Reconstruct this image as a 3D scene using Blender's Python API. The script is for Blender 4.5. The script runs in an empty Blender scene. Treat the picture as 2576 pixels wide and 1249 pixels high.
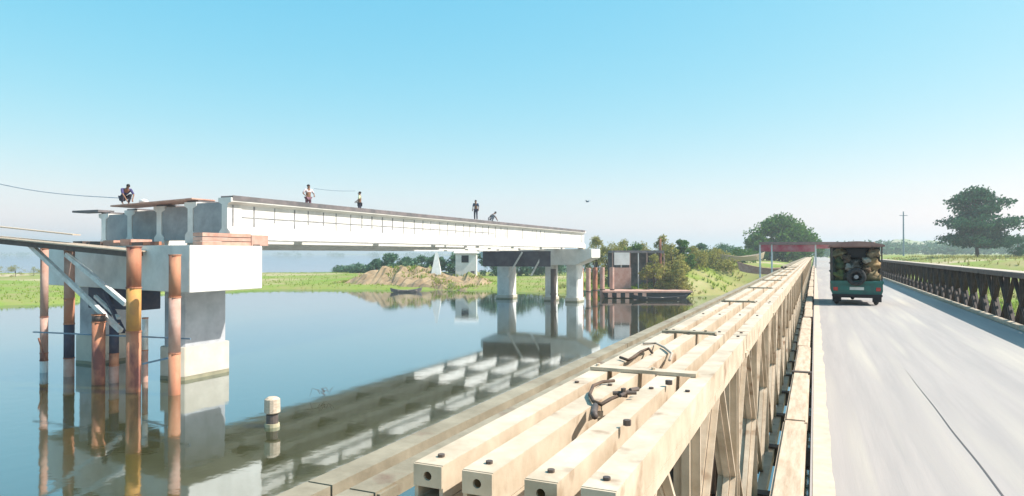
import bpy, bmesh, math, random
import numpy as np
from mathutils import Vector, Matrix, Quaternion, noise
S = bpy.context.scene
R = math.radians
random.seed(7)

# ------------------------------------------------------------------ camera, sky, sun, exposure
F, PSI, CAMZ, WATER = 680.0, R(24), 1.8, -4.2
cd = bpy.data.cameras.new('camera'); cam = bpy.data.objects.new('camera', cd)
S.collection.objects.link(cam); S.camera = cam
cd.sensor_width = 36; cd.lens = 36 * F / 1024; cd.clip_start = 0.05; cd.clip_end = 9000
cam.location = (0, 0, CAMZ); cam.rotation_euler = (R(90.44), 0, PSI)

SUN_AZ, SUN_EL = R(74), R(49)           # azimuth clockwise from +Y
w = bpy.data.worlds.new('World'); S.world = w; w.use_nodes = True
nt = w.node_tree; nt.nodes.clear()
sky = nt.nodes.new('ShaderNodeTexSky'); sky.sky_type = 'NISHITA'; sky.sun_disc = False
sky.sun_elevation = SUN_EL; sky.sun_rotation = SUN_AZ
sky.air_density = 1.0; sky.dust_density = 1.0; sky.ozone_density = 0.3; sky.altitude = 0
bg = nt.nodes.new('ShaderNodeBackground'); bg.inputs[1].default_value = 0.108
out = nt.nodes.new('ShaderNodeOutputWorld')
hs = nt.nodes.new('ShaderNodeHueSaturation'); hs.inputs['Hue'].default_value = .487; hs.inputs['Saturation'].default_value = 1.3
nt.links.new(sky.outputs[0], hs.inputs['Color']); 
sp = nt.nodes.new('ShaderNodeSeparateColor'); cm = nt.nodes.new('ShaderNodeCombineColor'); nt.links.new(hs.outputs[0], sp.inputs[0])
rm = nt.nodes.new('ShaderNodeMath'); rm.operation = 'MULTIPLY'; rm.inputs[1].default_value = .95; nt.links.new(sp.outputs[0], rm.inputs[0]); nt.links.new(rm.outputs[0], cm.inputs[0])
for ch, g_, k_ in ((1, .45, .88), (2, .22, .93)):        # flatter green and blue gradients, a pale milky sky
    a_ = nt.nodes.new('ShaderNodeMath'); a_.operation = 'MULTIPLY'; a_.inputs[1].default_value = .2163; nt.links.new(sp.outputs[ch], a_.inputs[0])
    b_ = nt.nodes.new('ShaderNodeMath'); b_.operation = 'POWER'; b_.inputs[1].default_value = g_; nt.links.new(a_.outputs[0], b_.inputs[0])
    c_ = nt.nodes.new('ShaderNodeMath'); c_.operation = 'MULTIPLY'; c_.inputs[1].default_value = k_ / .2163; nt.links.new(b_.outputs[0], c_.inputs[0])
    nt.links.new(c_.outputs[0], cm.inputs[ch])
nt.links.new(cm.outputs[0], bg.inputs[0]); nt.links.new(bg.outputs[0], out.inputs[0])
sd = bpy.data.lights.new('sun', 'SUN'); sd.energy = 4.2; sd.angle = R(0.5); sd.color = (1, .95, .86)
sun = bpy.data.objects.new('sun', sd); S.collection.objects.link(sun)
sdir = Vector((math.sin(SUN_AZ) * math.cos(SUN_EL), math.cos(SUN_AZ) * math.cos(SUN_EL), math.sin(SUN_EL)))
sun.rotation_euler = (-sdir).to_track_quat('-Z', 'Y').to_euler(); sun.location = (30, 10, 60)
S.view_settings.view_transform = 'Standard'; S.view_settings.look = 'None'
S.view_settings.exposure = 1.0; S.view_settings.gamma = 1

# ------------------------------------------------------------------ helpers
C = S.collection
def at(dx, dy=None, d=None, z=None):
    """ground plan point of a place seen at (dx, dy), at distance d or on the level z"""
    k = 1024 / 2576
    u = dx * k
    if d is None: d = F * (CAMZ - z) / (dy * k - 253.2)
    xc = (u - 512) / F * d
    x = xc * math.cos(PSI) - d * math.sin(PSI); y = xc * math.sin(PSI) + d * math.cos(PSI)
    if z is None: z = CAMZ - (dy * k - 253.2) * d / F if dy is not None else 0
    return Vector((x, y, z))

class MB:
    def __init__(s): s.v = []; s.f = []
    def add(s, vs, fs):
        o = len(s.v); s.v += [tuple(v) for v in vs]; s.f += [tuple(i + o for i in f) for f in fs]; return s
    def box(s, x0, x1, y0, y1, z0, z1):
        return s.add([(x0,y0,z0),(x1,y0,z0),(x1,y1,z0),(x0,y1,z0),(x0,y0,z1),(x1,y0,z1),(x1,y1,z1),(x0,y1,z1)],
              [(3,2,1,0),(4,5,6,7),(0,1,5,4),(1,2,6,5),(2,3,7,6),(3,0,4,7)])
    def bar(s, a, b, w, h, up=(0, 0, 1)):
        a, b = Vector(a), Vector(b); d = (b - a).normalized(); up = Vector(up)
        if abs(d.dot(up)) > .98: up = Vector((1, 0, 0))
        r = d.cross(up).normalized(); q = r.cross(d)
        vs = [p + r * (w / 2 * i) + q * (h / 2 * j) for p in (a, b) for i, j in ((-1,-1),(1,-1),(1,1),(-1,1))]
        return s.add(vs, [(3,2,1,0),(4,5,6,7),(0,1,5,4),(1,2,6,5),(2,3,7,6),(3,0,4,7)])
    def tube(s, pts, rad, n=8, cap=True):
        pts = [Vector(p) for p in pts]; m = len(pts)
        rr = rad if isinstance(rad, (list, tuple)) else [rad] * m
        o = len(s.v); ref = None
        for i, p in enumerate(pts):
            d = (pts[min(i + 1, m - 1)] - pts[max(i - 1, 0)]).normalized()
            if ref is None: ref = Vector((0, 0, 1)) if abs(d.z) < .9 else Vector((1, 0, 0))
            r = d.cross(ref).normalized(); q = r.cross(d).normalized(); ref = q
            for k in range(n):
                a = 2 * math.pi * k / n
                s.v.append(tuple(p + r * (math.cos(a) * rr[i]) + q * (math.sin(a) * rr[i])))
        for i in range(m - 1):
            for k in range(n):
                k2 = (k + 1) % n
                s.f.append((o + i*n + k, o + (i+1)*n + k, o + (i+1)*n + k2, o + i*n + k2))
        if cap:
            s.f.append(tuple(o + k for k in range(n))); s.f.append(tuple(o + (m-1)*n + k for k in reversed(range(n))))
        return s
    def prism(s, prof, y0, y1):                    # profile in x,z extruded along y
        n = len(prof)
        s.add([(x, y0, z) for x, z in prof] + [(x, y1, z) for x, z in prof],
              [tuple(range(n)), tuple(reversed(range(n, 2*n)))] + [(i, i+n, (i+1) % n + n, (i+1) % n) for i in range(n)])
        return s
    def torus(s, c, axis, R0, r0, n=24, m=8):
        c = Vector(c); ax = Vector(axis).normalized(); u = ax.orthogonal().normalized(); v = ax.cross(u)
        o = len(s.v)
        for i in range(n):
            a = 2*math.pi*i/n; e = u*math.cos(a) + v*math.sin(a)
            for j in range(m):
                b = 2*math.pi*j/m
                s.v.append(tuple(c + e*(R0 + r0*math.cos(b)) + ax*(r0*math.sin(b))))
        for i in range(n):
            for j in range(m):
                s.f.append((o+i*m+j, o+((i+1)%n)*m+j, o+((i+1)%n)*m+(j+1)%m, o+i*m+(j+1)%m))
        return s
    def blob(s, c, rx, ry, rz, seed=0, amp=.15, n=10, m=7):
        c = Vector(c); o = len(s.v)
        for j in range(m + 1):
            t = math.pi * j / m
            for i in range(n):
                a = 2*math.pi*i/n
                e = Vector((math.sin(t)*math.cos(a), math.sin(t)*math.sin(a), math.cos(t)))
                k = 1 + amp * noise.noise(e * 1.7 + Vector((seed * 3.1, 0, 0)))
                s.v.append((c.x + e.x*rx*k, c.y + e.y*ry*k, c.z + e.z*rz*k))
        for j in range(m):
            for i in range(n):
                s.f.append((o+j*n+i, o+(j+1)*n+i, o+(j+1)*n+(i+1)%n, o+j*n+(i+1)%n))
        return s
    def build(s, name, mat, parent=None, bevel=0, smooth=False, loc=None, fix=True):
        me = bpy.data.meshes.new(name); me.from_pydata(s.v, [], s.f)
        if fix or bevel:
            bm = bmesh.new(); bm.from_mesh(me)
            if fix: bmesh.ops.recalc_face_normals(bm, faces=bm.faces)
            if bevel: bmesh.ops.bevel(bm, geom=[e for e in bm.edges], offset=bevel, segments=2, affect='EDGES', clamp_overlap=True)
            bm.to_mesh(me); bm.free()
        if smooth:
            for p in me.polygons: p.use_smooth = True
        me.materials.append(mat); me.update()
        o = bpy.data.objects.new(name, me); C.objects.link(o)
        if parent: o.parent = parent
        if loc is not None: o.location = loc
        return o

def tag(o, label=None, cat=None, group=None, kind=None):
    if label: o['label'] = label
    if cat: o['category'] = cat
    if group: o['group'] = group
    if kind: o['kind'] = kind
    return o
def empty(name, loc=(0,0,0), rz=0):
    o = bpy.data.objects.new(name, None); C.objects.link(o); o.location = loc; o.rotation_euler.z = rz
    o.empty_display_size = .3
    return o
def kids(o): return [c for c in bpy.data.objects if c.parent == o]
def copy_tree(o, parent=None, cache=None):
    c = o.copy(); C.objects.link(c); c.parent = parent
    for ch in kids(o): copy_tree(ch, c)
    return c

# ------------------------------------------------------------------ materials
def mat(name, col, rough=.8, col2=None, scale=3.0, detail=6, bump=0, spec=.3, contrast=(.35, .65), metal=0, stretch=None, col3=None, s3=.4, c3=(.55, .7)):
    m = bpy.data.materials.new(name); m.use_nodes = True; n = m.node_tree.nodes; l = m.node_tree.links
    b = n['Principled BSDF']; b.inputs['Roughness'].default_value = rough; b.inputs['Metallic'].default_value = metal
    b.inputs['Specular IOR Level'].default_value = spec
    if col2 is None:
        b.inputs['Base Color'].default_value = (*col, 1)
    else:
        g = n.new('ShaderNodeNewGeometry'); src = g.outputs['Position']
        if stretch:
            mp = n.new('ShaderNodeMapping'); mp.inputs['Scale'].default_value = stretch; l.new(src, mp.inputs[0]); src = mp.outputs[0]
        t = n.new('ShaderNodeTexNoise'); t.inputs['Scale'].default_value = scale; t.inputs['Detail'].default_value = detail
        t.inputs['Roughness'].default_value = .65; l.new(src, t.inputs['Vector'])
        mr = n.new('ShaderNodeMapRange'); mr.inputs[1].default_value, mr.inputs[2].default_value = contrast; l.new(t.outputs[0], mr.inputs[0])
        mx = n.new('ShaderNodeMix'); mx.data_type = 'RGBA'; mx.inputs[6].default_value = (*col, 1); mx.inputs[7].default_value = (*col2, 1)
        l.new(mr.outputs[0], mx.inputs[0]); res = mx.outputs[2]
        if col3:
            t3 = n.new('ShaderNodeTexNoise'); t3.inputs['Scale'].default_value = s3; t3.inputs['Detail'].default_value = 7; l.new(src, t3.inputs['Vector'])
            m3 = n.new('ShaderNodeMapRange'); m3.inputs[1].default_value, m3.inputs[2].default_value = c3; l.new(t3.outputs[0], m3.inputs[0])
            x3 = n.new('ShaderNodeMix'); x3.data_type = 'RGBA'; l.new(m3.outputs[0], x3.inputs[0]); l.new(res, x3.inputs[6]); x3.inputs[7].default_value = (*col3, 1)
            res = x3.outputs[2]
        l.new(res, b.inputs['Base Color'])
        if bump:
            bp = n.new('ShaderNodeBump'); bp.inputs['Strength'].default_value = bump; bp.inputs['Distance'].default_value = .03
            l.new(t.outputs[0], bp.inputs['Height']); l.new(bp.outputs[0], b.inputs['Normal'])
    return m
M = {}
M['cream'] = mat('cream_paint', (.60, .50, .385), .55, (.42, .33, .235), 5, 8, .12, .4, col3=(.24, .14, .08), s3=6, c3=(.60, .72))
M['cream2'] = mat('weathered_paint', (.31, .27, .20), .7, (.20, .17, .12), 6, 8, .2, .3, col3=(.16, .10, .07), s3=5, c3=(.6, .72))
M['dark'] = mat('dark_or_shaded_steel', (.055, .045, .045), .6, (.11, .08, .065), 5, 6, .1, .4)
M['rust_or_shade'] = mat('rusted_or_shaded_steel', (.13, .085, .06), .8, (.07, .05, .04), 6, 7, .2)
M['tan'] = mat('tan_or_sunlit_steel', (.50, .43, .36), .8, (.36, .29, .23), 4, 7, .1)
M['deck'] = mat('deck_asphalt', (.345, .315, .30), .85, (.29, .27, .262), 2.2, 10, .2, .2, stretch=(2.6, .10, 1), col3=(.44, .40, .35), s3=1.1, c3=(.5, .75))
M['sand'] = mat('dust', (.55, .46, .37), .95, (.44, .37, .30), 6, 7, .2)
M['timber'] = mat('timber', (.56, .46, .36), .8, (.38, .29, .21), 6, 8, .25, stretch=(3, .4, 3))
M['seam'] = mat('seam', (.10, .095, .10), .9)
M['conc'] = mat('concrete', (.72, .70, .66), .85, (.60, .58, .54), 1.1, 9, .1, .2, col3=(.40, .39, .37), s3=.5, c3=(.55, .8))
M['colshade'] = mat('shaded_column_concrete', (.43, .44, .46), .9, (.33, .34, .36), 1.2, 8, .1, col3=(.24, .25, .27), s3=.6, c3=(.52, .75))
M['concgrey'] = mat('grey_concrete', (.33, .335, .34), .9, (.24, .245, .25), 1.5, 8, .1)
M['conc2'] = mat('old_concrete', (.56, .51, .43), .9, (.46, .42, .35), 1.3, 9, .2)
M['stain'] = mat('wet_concrete', (.20, .19, .13), .6, (.28, .26, .17), 2, 7, .2)
M['joint'] = mat('form_mark', (.14, .14, .15), .9, (.30, .30, .30), 2.5, 5)
M['darkwood'] = mat('dark_board', (.10, .10, .105), .85, (.20, .17, .17), 1.5, 6)
M['pinkwood'] = mat('red_shuttering', (.42, .22, .17), .8, (.55, .36, .28), 2.5, 6, .15)
M['rust'] = mat('rust', (.36, .135, .075), .8, (.46, .22, .13), 1.6, 7, .25, .3, col3=(.17, .065, .055), s3=1.1, c3=(.52, .62), stretch=(1, 1, .5))
M['ochre'] = mat('ochre_paint', (.52, .27, .07), .7, (.40, .20, .08), 2, 7, .15)
M['rustpink'] = mat('faded_primer', (.50, .33, .27), .8, (.40, .22, .17), 1.5, 7, .2)
M['whitesteel'] = mat('white_steel', (.66, .66, .64), .6, (.45, .43, .40), 2.5, 6)
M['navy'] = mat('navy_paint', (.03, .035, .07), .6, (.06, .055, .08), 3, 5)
M['slate'] = mat('shade_slate', (.11, .11, .13), .8, (.06, .06, .08), 1.2, 7)
M['bluetie'] = mat('blue_tie', (.10, .17, .24), .7, (.18, .24, .3), 3, 4)
M['ground'] = mat('ground_grass', (.17, .25, .04), .95, (.26, .24, .10), .12, 9, 0, .1, contrast=(.4, .62), col3=(.40, .33, .21), s3=.05, c3=(.54, .66))
M['mud'] = mat('mud_shelf', (.050, .050, .020), .55, (.085, .08, .035), .9, 8, .06, .12)
M['bed'] = mat('river_bed', (.05, .06, .04), 1)
M['soil'] = mat('dug_soil', (.36, .27, .17), .95, (.22, .16, .10), .5, 9, .6, .1, col3=(.13, .17, .05), s3=.22, c3=(.56, .66))
M['slab'] = mat('pale_slab', (.47, .42, .29), .85, (.30, .27, .17), 1.3, 7, .2)
M['bark'] = mat('bark', (.11, .085, .06), .9, (.06, .045, .035), 2, 6, .3)
M['white'] = mat('whitewash', (.72, .72, .69), .8, (.58, .58, .55), 1, 6)
M['red'] = mat('red_paint', (.50, .03, .06), .6, (.55, .22, .22), .8, 6)
M['green'] = mat('green_body', (.015, .16, .13), .45, (.02, .10, .09), 4, 5, 0, .5)
M['tyre'] = mat('tyre', (.02, .02, .022), .85, (.05, .05, .05), 12, 4, .2)
M['rim'] = mat('rim', (.38, .40, .42), .5, (.22, .23, .25), 10, 4, 0, .5, metal=.3)
M['canvas'] = mat('red_canvas', (.34, .20, .17), .85, (.22, .12, .11), 2.5, 6, .2)
M['black'] = mat('black', (.02, .02, .025), .7)
M['lens'] = mat('lens', (.45, .03, .02), .25, spec=.6)
M['skin'] = mat('skin', (.23, .12, .075), .6)
M['hair'] = mat('hair', (.015, .012, .012), .6)
def cloth(n, c): return mat(n, c, .9, tuple(x * .75 for x in c), 14, 4)
def leafmat(name, a, b, trans=.25):
    m = bpy.data.materials.new(name); m.use_nodes = True; n = m.node_tree.nodes; l = m.node_tree.links
    n.clear(); o = n.new('ShaderNodeOutputMaterial')
    g = n.new('ShaderNodeNewGeometry'); mx = n.new('ShaderNodeMix'); mx.data_type = 'RGBA'
    mx.inputs[6].default_value = (*a, 1); mx.inputs[7].default_value = (*b, 1); l.new(g.outputs['Random Per Island'], mx.inputs[0])
    d = n.new('ShaderNodeBsdfDiffuse'); t = n.new('ShaderNodeBsdfTranslucent'); k = n.new('ShaderNodeMixShader'); k.inputs[0].default_value = trans
    l.new(mx.outputs[2], d.inputs[0]); l.new(mx.outputs[2], t.inputs[0]); l.new(d.outputs[0], k.inputs[1]); l.new(t.outputs[0], k.inputs[2]); l.new(k.outputs[0], o.inputs[0])
    return m
M['leaf_dark'] = leafmat('leaf_dark', (.03, .09, .055), (.07, .17, .085))
M['leaf_mid'] = leafmat('leaf_mid', (.05, .13, .03), (.12, .21, .05))
M['leaf_olive'] = leafmat('leaf_olive', (.20, .21, .05), (.38, .34, .10), .35)
M['leaf_blue'] = leafmat('leaf_blue', (.06, .14, .09), (.13, .22, .13))
M['grass'] = leafmat('grass', (.20, .32, .03), (.36, .42, .07), .35)
M['dry'] = leafmat('dry_grass', (.44, .38, .15), (.30, .30, .08), .35)

def water_mat():
    m = bpy.data.materials.new('river_water'); m.use_nodes = True; n = m.node_tree.nodes; l = m.node_tree.links
    n.clear(); o = n.new('ShaderNodeOutputMaterial')
    g = n.new('ShaderNodeNewGeometry')
    mp = n.new('ShaderNodeMapping'); mp.inputs['Scale'].default_value = (.8, .8, 1); l.new(g.outputs['Position'], mp.inputs[0])
    t = n.new('ShaderNodeTexNoise'); t.inputs['Scale'].default_value = 1.6; t.inputs['Detail'].default_value = 3; l.new(mp.outputs[0], t.inputs['Vector'])
    t2 = n.new('ShaderNodeTexNoise'); t2.inputs['Scale'].default_value = .05; t2.inputs['Detail'].default_value = 2; l.new(mp.outputs[0], t2.inputs['Vector'])
    mr = n.new('ShaderNodeMapRange'); mr.inputs[1].default_value = .4; mr.inputs[2].default_value = .6; mr.inputs[3].default_value = .25; mr.inputs[4].default_value = 1.0
    l.new(t2.outputs[0], mr.inputs[0])
    mu = n.new('ShaderNodeMath'); mu.operation = 'MULTIPLY'; l.new(t.outputs[0], mu.inputs[0]); l.new(mr.outputs[0], mu.inputs[1])
    bp = n.new('ShaderNodeBump'); bp.inputs['Strength'].default_value = .22; bp.inputs['Distance'].default_value = .02; l.new(mu.outputs[0], bp.inputs['Height'])
    lw = n.new('ShaderNodeLayerWeight'); lw.inputs[0].default_value = .5; l.new(bp.outputs[0], lw.inputs['Normal'])
    fr = n.new('ShaderNodeMath'); fr.operation = 'POWER'; fr.inputs[1].default_value = 2.05; l.new(lw.outputs['Facing'], fr.inputs[0])
    gl = n.new('ShaderNodeBsdfGlossy'); gl.inputs['Roughness'].default_value = .05; gl.inputs['Color'].default_value = (.82, .90, .98, 1); l.new(bp.outputs[0], gl.inputs['Normal'])
    df = n.new('ShaderNodeBsdfDiffuse'); df.inputs[0].default_value = (.055, .052, .010, 1)
    tr = n.new('ShaderNodeBsdfTransparent'); tr.inputs[0].default_value = (.86, .93, .86, 1)
    k = n.new('ShaderNodeMixShader'); k.inputs[0].default_value = .1; l.new(df.outputs[0], k.inputs[1]); l.new(tr.outputs[0], k.inputs[2])
    k2 = n.new('ShaderNodeMixShader'); l.new(fr.outputs[0], k2.inputs[0]); l.new(k.outputs[0], k2.inputs[1]); l.new(gl.outputs[0], k2.inputs[2])
    l.new(k2.outputs[0], o.inputs[0]); return m
M['water'] = water_mat()

# ------------------------------------------------------------------ terrain and river
shore = [at(-120, 790, z=WATER), at(0, 768, z=WATER), at(150, 766, z=WATER), at(330, 742, z=WATER), at(672, 728, z=WATER), at(900, 728, z=WATER),
         at(1210, 730, z=WATER), at(1400, 738, z=WATER), at(1520, 742, z=WATER), at(1700, 746, z=WATER), at(1790, 744, z=WATER), at(1885, 734, z=WATER)]
river = [(p.x, p.y) for p in shore] + [(2, 108), (8, 88), (8, 40), (9, -80), (-180, -80), (-170, 10)]
far_water = [(-30, 205), (-60, 190), (-100, 172), (-180, 130), (-330, 60), (-1400, 60), (-2600, 900), (-2200, 2500), (-700, 1500), (-150, 520)]
def sdist(X, Y, poly):
    P = np.array(poly); inside = np.zeros(X.shape, bool); dm = np.full(X.shape, 1e9)
    for i in range(len(P)):
        (x0, y0), (x1, y1) = P[i], P[(i + 1) % len(P)]
        t = np.clip(((X-x0)*(x1-x0) + (Y-y0)*(y1-y0)) / ((x1-x0)**2 + (y1-y0)**2), 0, 1)
        dm = np.minimum(dm, np.hypot(X - x0 - t*(x1-x0), Y - y0 - t*(y1-y0)))
        c = ((y0 > Y) != (y1 > Y)) & (X < (x1-x0)*(Y-y0)/((y1-y0) if y1 != y0 else 1e-9) + x0)
        inside ^= c
    return np.where(inside, -dm, dm)
def sm(t): t = np.clip(t, 0, 1); return t*t*(3-2*t)
def height(X, Y):
    X = np.asarray(X, float); Y = np.asarray(Y, float)
    d = np.minimum(sdist(X, Y, river), sdist(X, Y, far_water))
    d = d + .5*np.sin(X*.9+Y*.37) + .35*np.sin(X*.31-Y*1.1)
    z = np.where(d < 0, WATER - 1.6*sm(-d/5) - .02, WATER + .55*sm(d/2.5) + .5*sm(d/30))
    z = z + np.where(d > 0, .10*np.sin(X*.23+1)*np.sin(Y*.19) * sm(d/10), 0)
    # higher bank where the road leaves the bridge, and dry land right of the bridge
    nb = sm((X + 34)/20) * sm((Y - 92)/14) * sm(d/8)
    z = z + 3.3*nb
    rt = sm((X - 8)/14) * sm((d)/8); z = z + 0.9*rt
    emb = (1 - sm((np.abs(X - 2.3) - 5.0)/6)) * sm((Y - 98.5)/3.5)
    z = z*(1-emb) + (-.35)*emb
    return z
def axis(c, near, step, far):
    a = [0.0]; s = step
    while a[-1] < far:
        if a[-1] > near: s *= 1.09
        a.append(a[-1] + s)
    return a
ax = axis(0, 130, 2.2, 3800); xs = sorted([-30 - v for v in ax[1:]] + [-30 + v for v in ax])
ys = sorted([70 - v for v in ax[1:] if v < 400] + [70 + v for v in ax])
XX, YY = np.meshgrid(xs, ys); ZZ = height(XX, YY)
nx, ny = len(xs), len(ys)
mb = MB(); mb.v = list(zip(XX.ravel().tolist(), YY.ravel().tolist(), ZZ.ravel().tolist()))
mb.f = [(j*nx+i, j*nx+i+1, (j+1)*nx+i+1, (j+1)*nx+i) for j in range(ny-1) for i in range(nx-1)]
tag(mb.build('ground', M['ground'], smooth=True, fix=False), kind='structure')
def gz(x, y): return float(height(x, y))
tag(MB().add([(-4000, -300, WATER), (3600, -300, WATER), (3600, 3900, WATER), (-4000, 3900, WATER)], [(0,1,2,3)]).build('river_water', M['water'], fix=False), kind='structure')

# spoil bank that reaches the shore
mb = MB(); a0 = at(830, z=0, d=123); a1 = at(1235, z=0, d=112); n1, n2 = 70, 16
dv = (a1 - a0); a0m, dvm = a0.copy(), dv.copy(); nn = Vector((-dv.y, dv.x, 0)).normalized()
nnm = nn.copy()
for i in range(n1 + 1):
    t = i / n1
    for j in range(n2 + 1):
        s = j / n2 * 2 - 1
        p = a0 + dv*t + nn*(s*9 + 5)
        hh = (3.7 * math.sin(math.pi*min(1, t*1.05))**.7 * (1 - abs(s)**1.6)) if 0 < t < 1 else 0
        hh *= .8 + .5*noise.noise(Vector((p.x*.16, p.y*.16, 0))); hh += (1.0*noise.noise(Vector((p.x*.55, p.y*.55, 0))) + .7*noise.noise(Vector((p.x*1.4, p.y*1.4, 4))))*min(1, hh)
        mb.v.append((p.x, p.y, WATER + .1 + hh - .5*(hh < .15)))
mb.f = [(i*(n2+1)+j, i*(n2+1)+j+1, (i+1)*(n2+1)+j+1, (i+1)*(n2+1)+j) for i in range(n1) for j in range(n2)]
tag(mb.build('earth_bank', M['soil'], fix=True), kind='structure')
# hills
def hill(x0, x1, d, top, name='hills'):
    mb = MB(); n = 60
    for i in range(n + 1):
        t = i / n; dx = x0 + (x1 - x0)*t
        hz = top * (math.sin(math.pi*t)**.6) * (.85 + .35*noise.noise(Vector((t*6, d, 0))))
        for j, (dd, k) in enumerate(((-90, 0), (-50, .45), (-15, .9), (20, 1), (90, .5), (160, 0))):
            p = at(dx, d=d + dd, z=0); mb.v.append((p.x, p.y, -4.5 + hz*k*(1 + .15*noise.noise(Vector((t*30, j, d))))))
    mb.f = [(i*6+j, i*6+j+1, (i+1)*6+j+1, (i+1)*6+j) for i in range(n) for j in range(5)]
    tag(mb.build(name, M['ground'], smooth=True, fix=False), kind='structure')
hill(2080, 2520, 900, 27); hill(2400, 3000, 1300, 24)

# road beyond the bridge
mb = MB().box(-.2, 4.8, 100.3, 420, -.5, 0); mb.build('road', M['deck'])['kind'] = 'structure'

# ------------------------------------------------------------------ panel bridge
YB0, LP, NP = -1.6, 3.0, 34
pb = tag(empty('panel_bridge', (2.2, 49, 0)), 'cream steel panel bridge, right truss coloured dark for shade, carrying the grey road on the right', 'bridge')
def child(o, p):
    o.parent = p; o.matrix_parent_inverse = Matrix.Translation(p.location).inverted(); return o
TOP = CAMZ - .504; RH = .085
def channel(mb, side, x, y0, y1, z0, z1, fl=.078, t=.010):
    # hollow section: two webs and a top flange, open at its ends
    a, b = sorted((x, x + side*fl))
    mb.box(a, a + t, y0, y1, z0, z1 - t); mb.box(b - t, b, y0, y1, z0, z1 - t); mb.box(a, b, y0, y1, z1 - t, z1)
ZT, ZB = TOP - RH - .003, -.30
def mk_chords():
    mb = MB()
    for s in (-1, 1):
        channel(mb, s, s*.027, .004, LP - .004, ZT - .04, ZT); channel(mb, s, s*.027, .004, LP - .004, ZB, ZB + .10)
        for y in (.05, LP - .05):                      # end lugs
            mb.box(*sorted((s*.105, s*.114)), y - .04, y + .04, ZT - .036, ZT - .006)
    return mb
def mk_reinf():
    mb = MB()
    for s in (-1, 1):
        channel(mb, s, s*.027, .01, LP - .01, ZT + .003, TOP)
    return mb
def post(y, w=.11): return MB().box(-.0165, .0165, y - w/2, y + w/2, ZB + .10, ZT - .04).box(-.055, -.0165, y - .008, y + .008, ZB + .1, ZT - .04).box(.0165, .055, y - .008, y + .008, ZB + .1, ZT - .04)
def diag(y0, z0, y1, z1): return MB().bar((0, y0, z0), (0, y1, z1), .055, .034, up=(1, 0, 0)).bar((.036, y0, z0), (.036, y1, z1), .016, .03, up=(1, 0, 0)).bar((-.036, y0, z0), (-.036, y1, z1), .016, .03, up=(1, 0, 0))
zm = (ZT + ZB)/2
posts = [(.06, .08), (1.5, .08), (2.94, .08)]
diags = [(.1, zm, .74, ZT - .04), (.76, ZT - .04, 1.46, zm), (1.54, zm, 2.24, ZT - .04), (2.26, ZT - .04, 2.9, zm),
         (.1, zm, .74, ZB + .1), (.76, ZB + .1, 1.46, zm), (1.54, zm, 2.24, ZB + .1), (2.26, ZB + .1, 2.9, zm)]
def truss_line(x, m, first=0, reinf_from=1, nsub=10, m2=None):
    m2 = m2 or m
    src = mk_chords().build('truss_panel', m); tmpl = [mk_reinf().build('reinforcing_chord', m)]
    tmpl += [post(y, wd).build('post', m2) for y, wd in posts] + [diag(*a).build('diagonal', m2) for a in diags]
    whole = mk_chords()
    for y, wd in posts: p = post(y, wd); whole.add(p.v, p.f)
    for a in diags: p = diag(*a); whole.add(p.v, p.f)
    p = mk_reinf(); whole.add(p.v, p.f); wo = whole.build('truss_panel', m)
    for i in range(first, NP):
        y = YB0 + i*LP
        if i - first < nsub:
            c = src.copy(); C.objects.link(c); c.location = (x, y, 0); child(c, pb)
            for k, t_ in enumerate(tmpl):
                if k == 0 and i < reinf_from: continue
                q = t_.copy(); C.objects.link(q); q.parent = c
        else:
            c = wo.copy(); C.objects.link(c); c.location = (x, y, 0); child(c, pb)
    for o in [src, wo] + tmpl: bpy.data.objects.remove(o)
truss_line(-.49, M['cream'], 1); truss_line(-.78, M['cream'], 0, m2=M['rust_or_shade']); truss_line(-1.10, M['cream2'], 0, 99)  # outer truss posts and diagonals coloured dark for shade in the gaps
truss_line(4.78, M['dark'], 1, 1, 14); truss_line(5.12, M['dark'], 1, 1, 0)  # dark colour stands for the unlit side of the right trusses
# bracing frames on top of the left trusses
for i in range(1, 40):
    y = YB0 + 1.5*i + 1.45
    if y < 2.5 or (y > 5 and i % 2 == 0) or y > 30: continue
    mb = MB().box(-.885, -.44 - (.12 if i % 2 else 0), y - .036, y + .036, TOP + .002, TOP + .016)
    for bx in (-.86, -.62): mb.tube([(bx, y, TOP + .012), (bx, y, TOP + .026)], .009, 6)
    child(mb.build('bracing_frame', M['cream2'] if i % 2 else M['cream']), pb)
# tan top plates of the far right chord, sunlight put into their colour
for i in range(1, NP):
    y = YB0 + i*LP
    child(MB().box(4.70, 5.22, y + .012, y + LP - .012, TOP + .002, TOP + .016).build('chord_plate', M['tan']), pb)
# rusty bolts and pin heads on the chords
for x in (-.846, -.714, -.556, -.424):
    for y in (1.47, 2.52, 4.3, 4.5, 5.8, 7.3, 7.5, 10.4):
        child(MB().tube([(x, y, TOP + .001), (x, y, TOP + .007)], .009, 8).build('bolt', M['dark']), pb)
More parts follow.
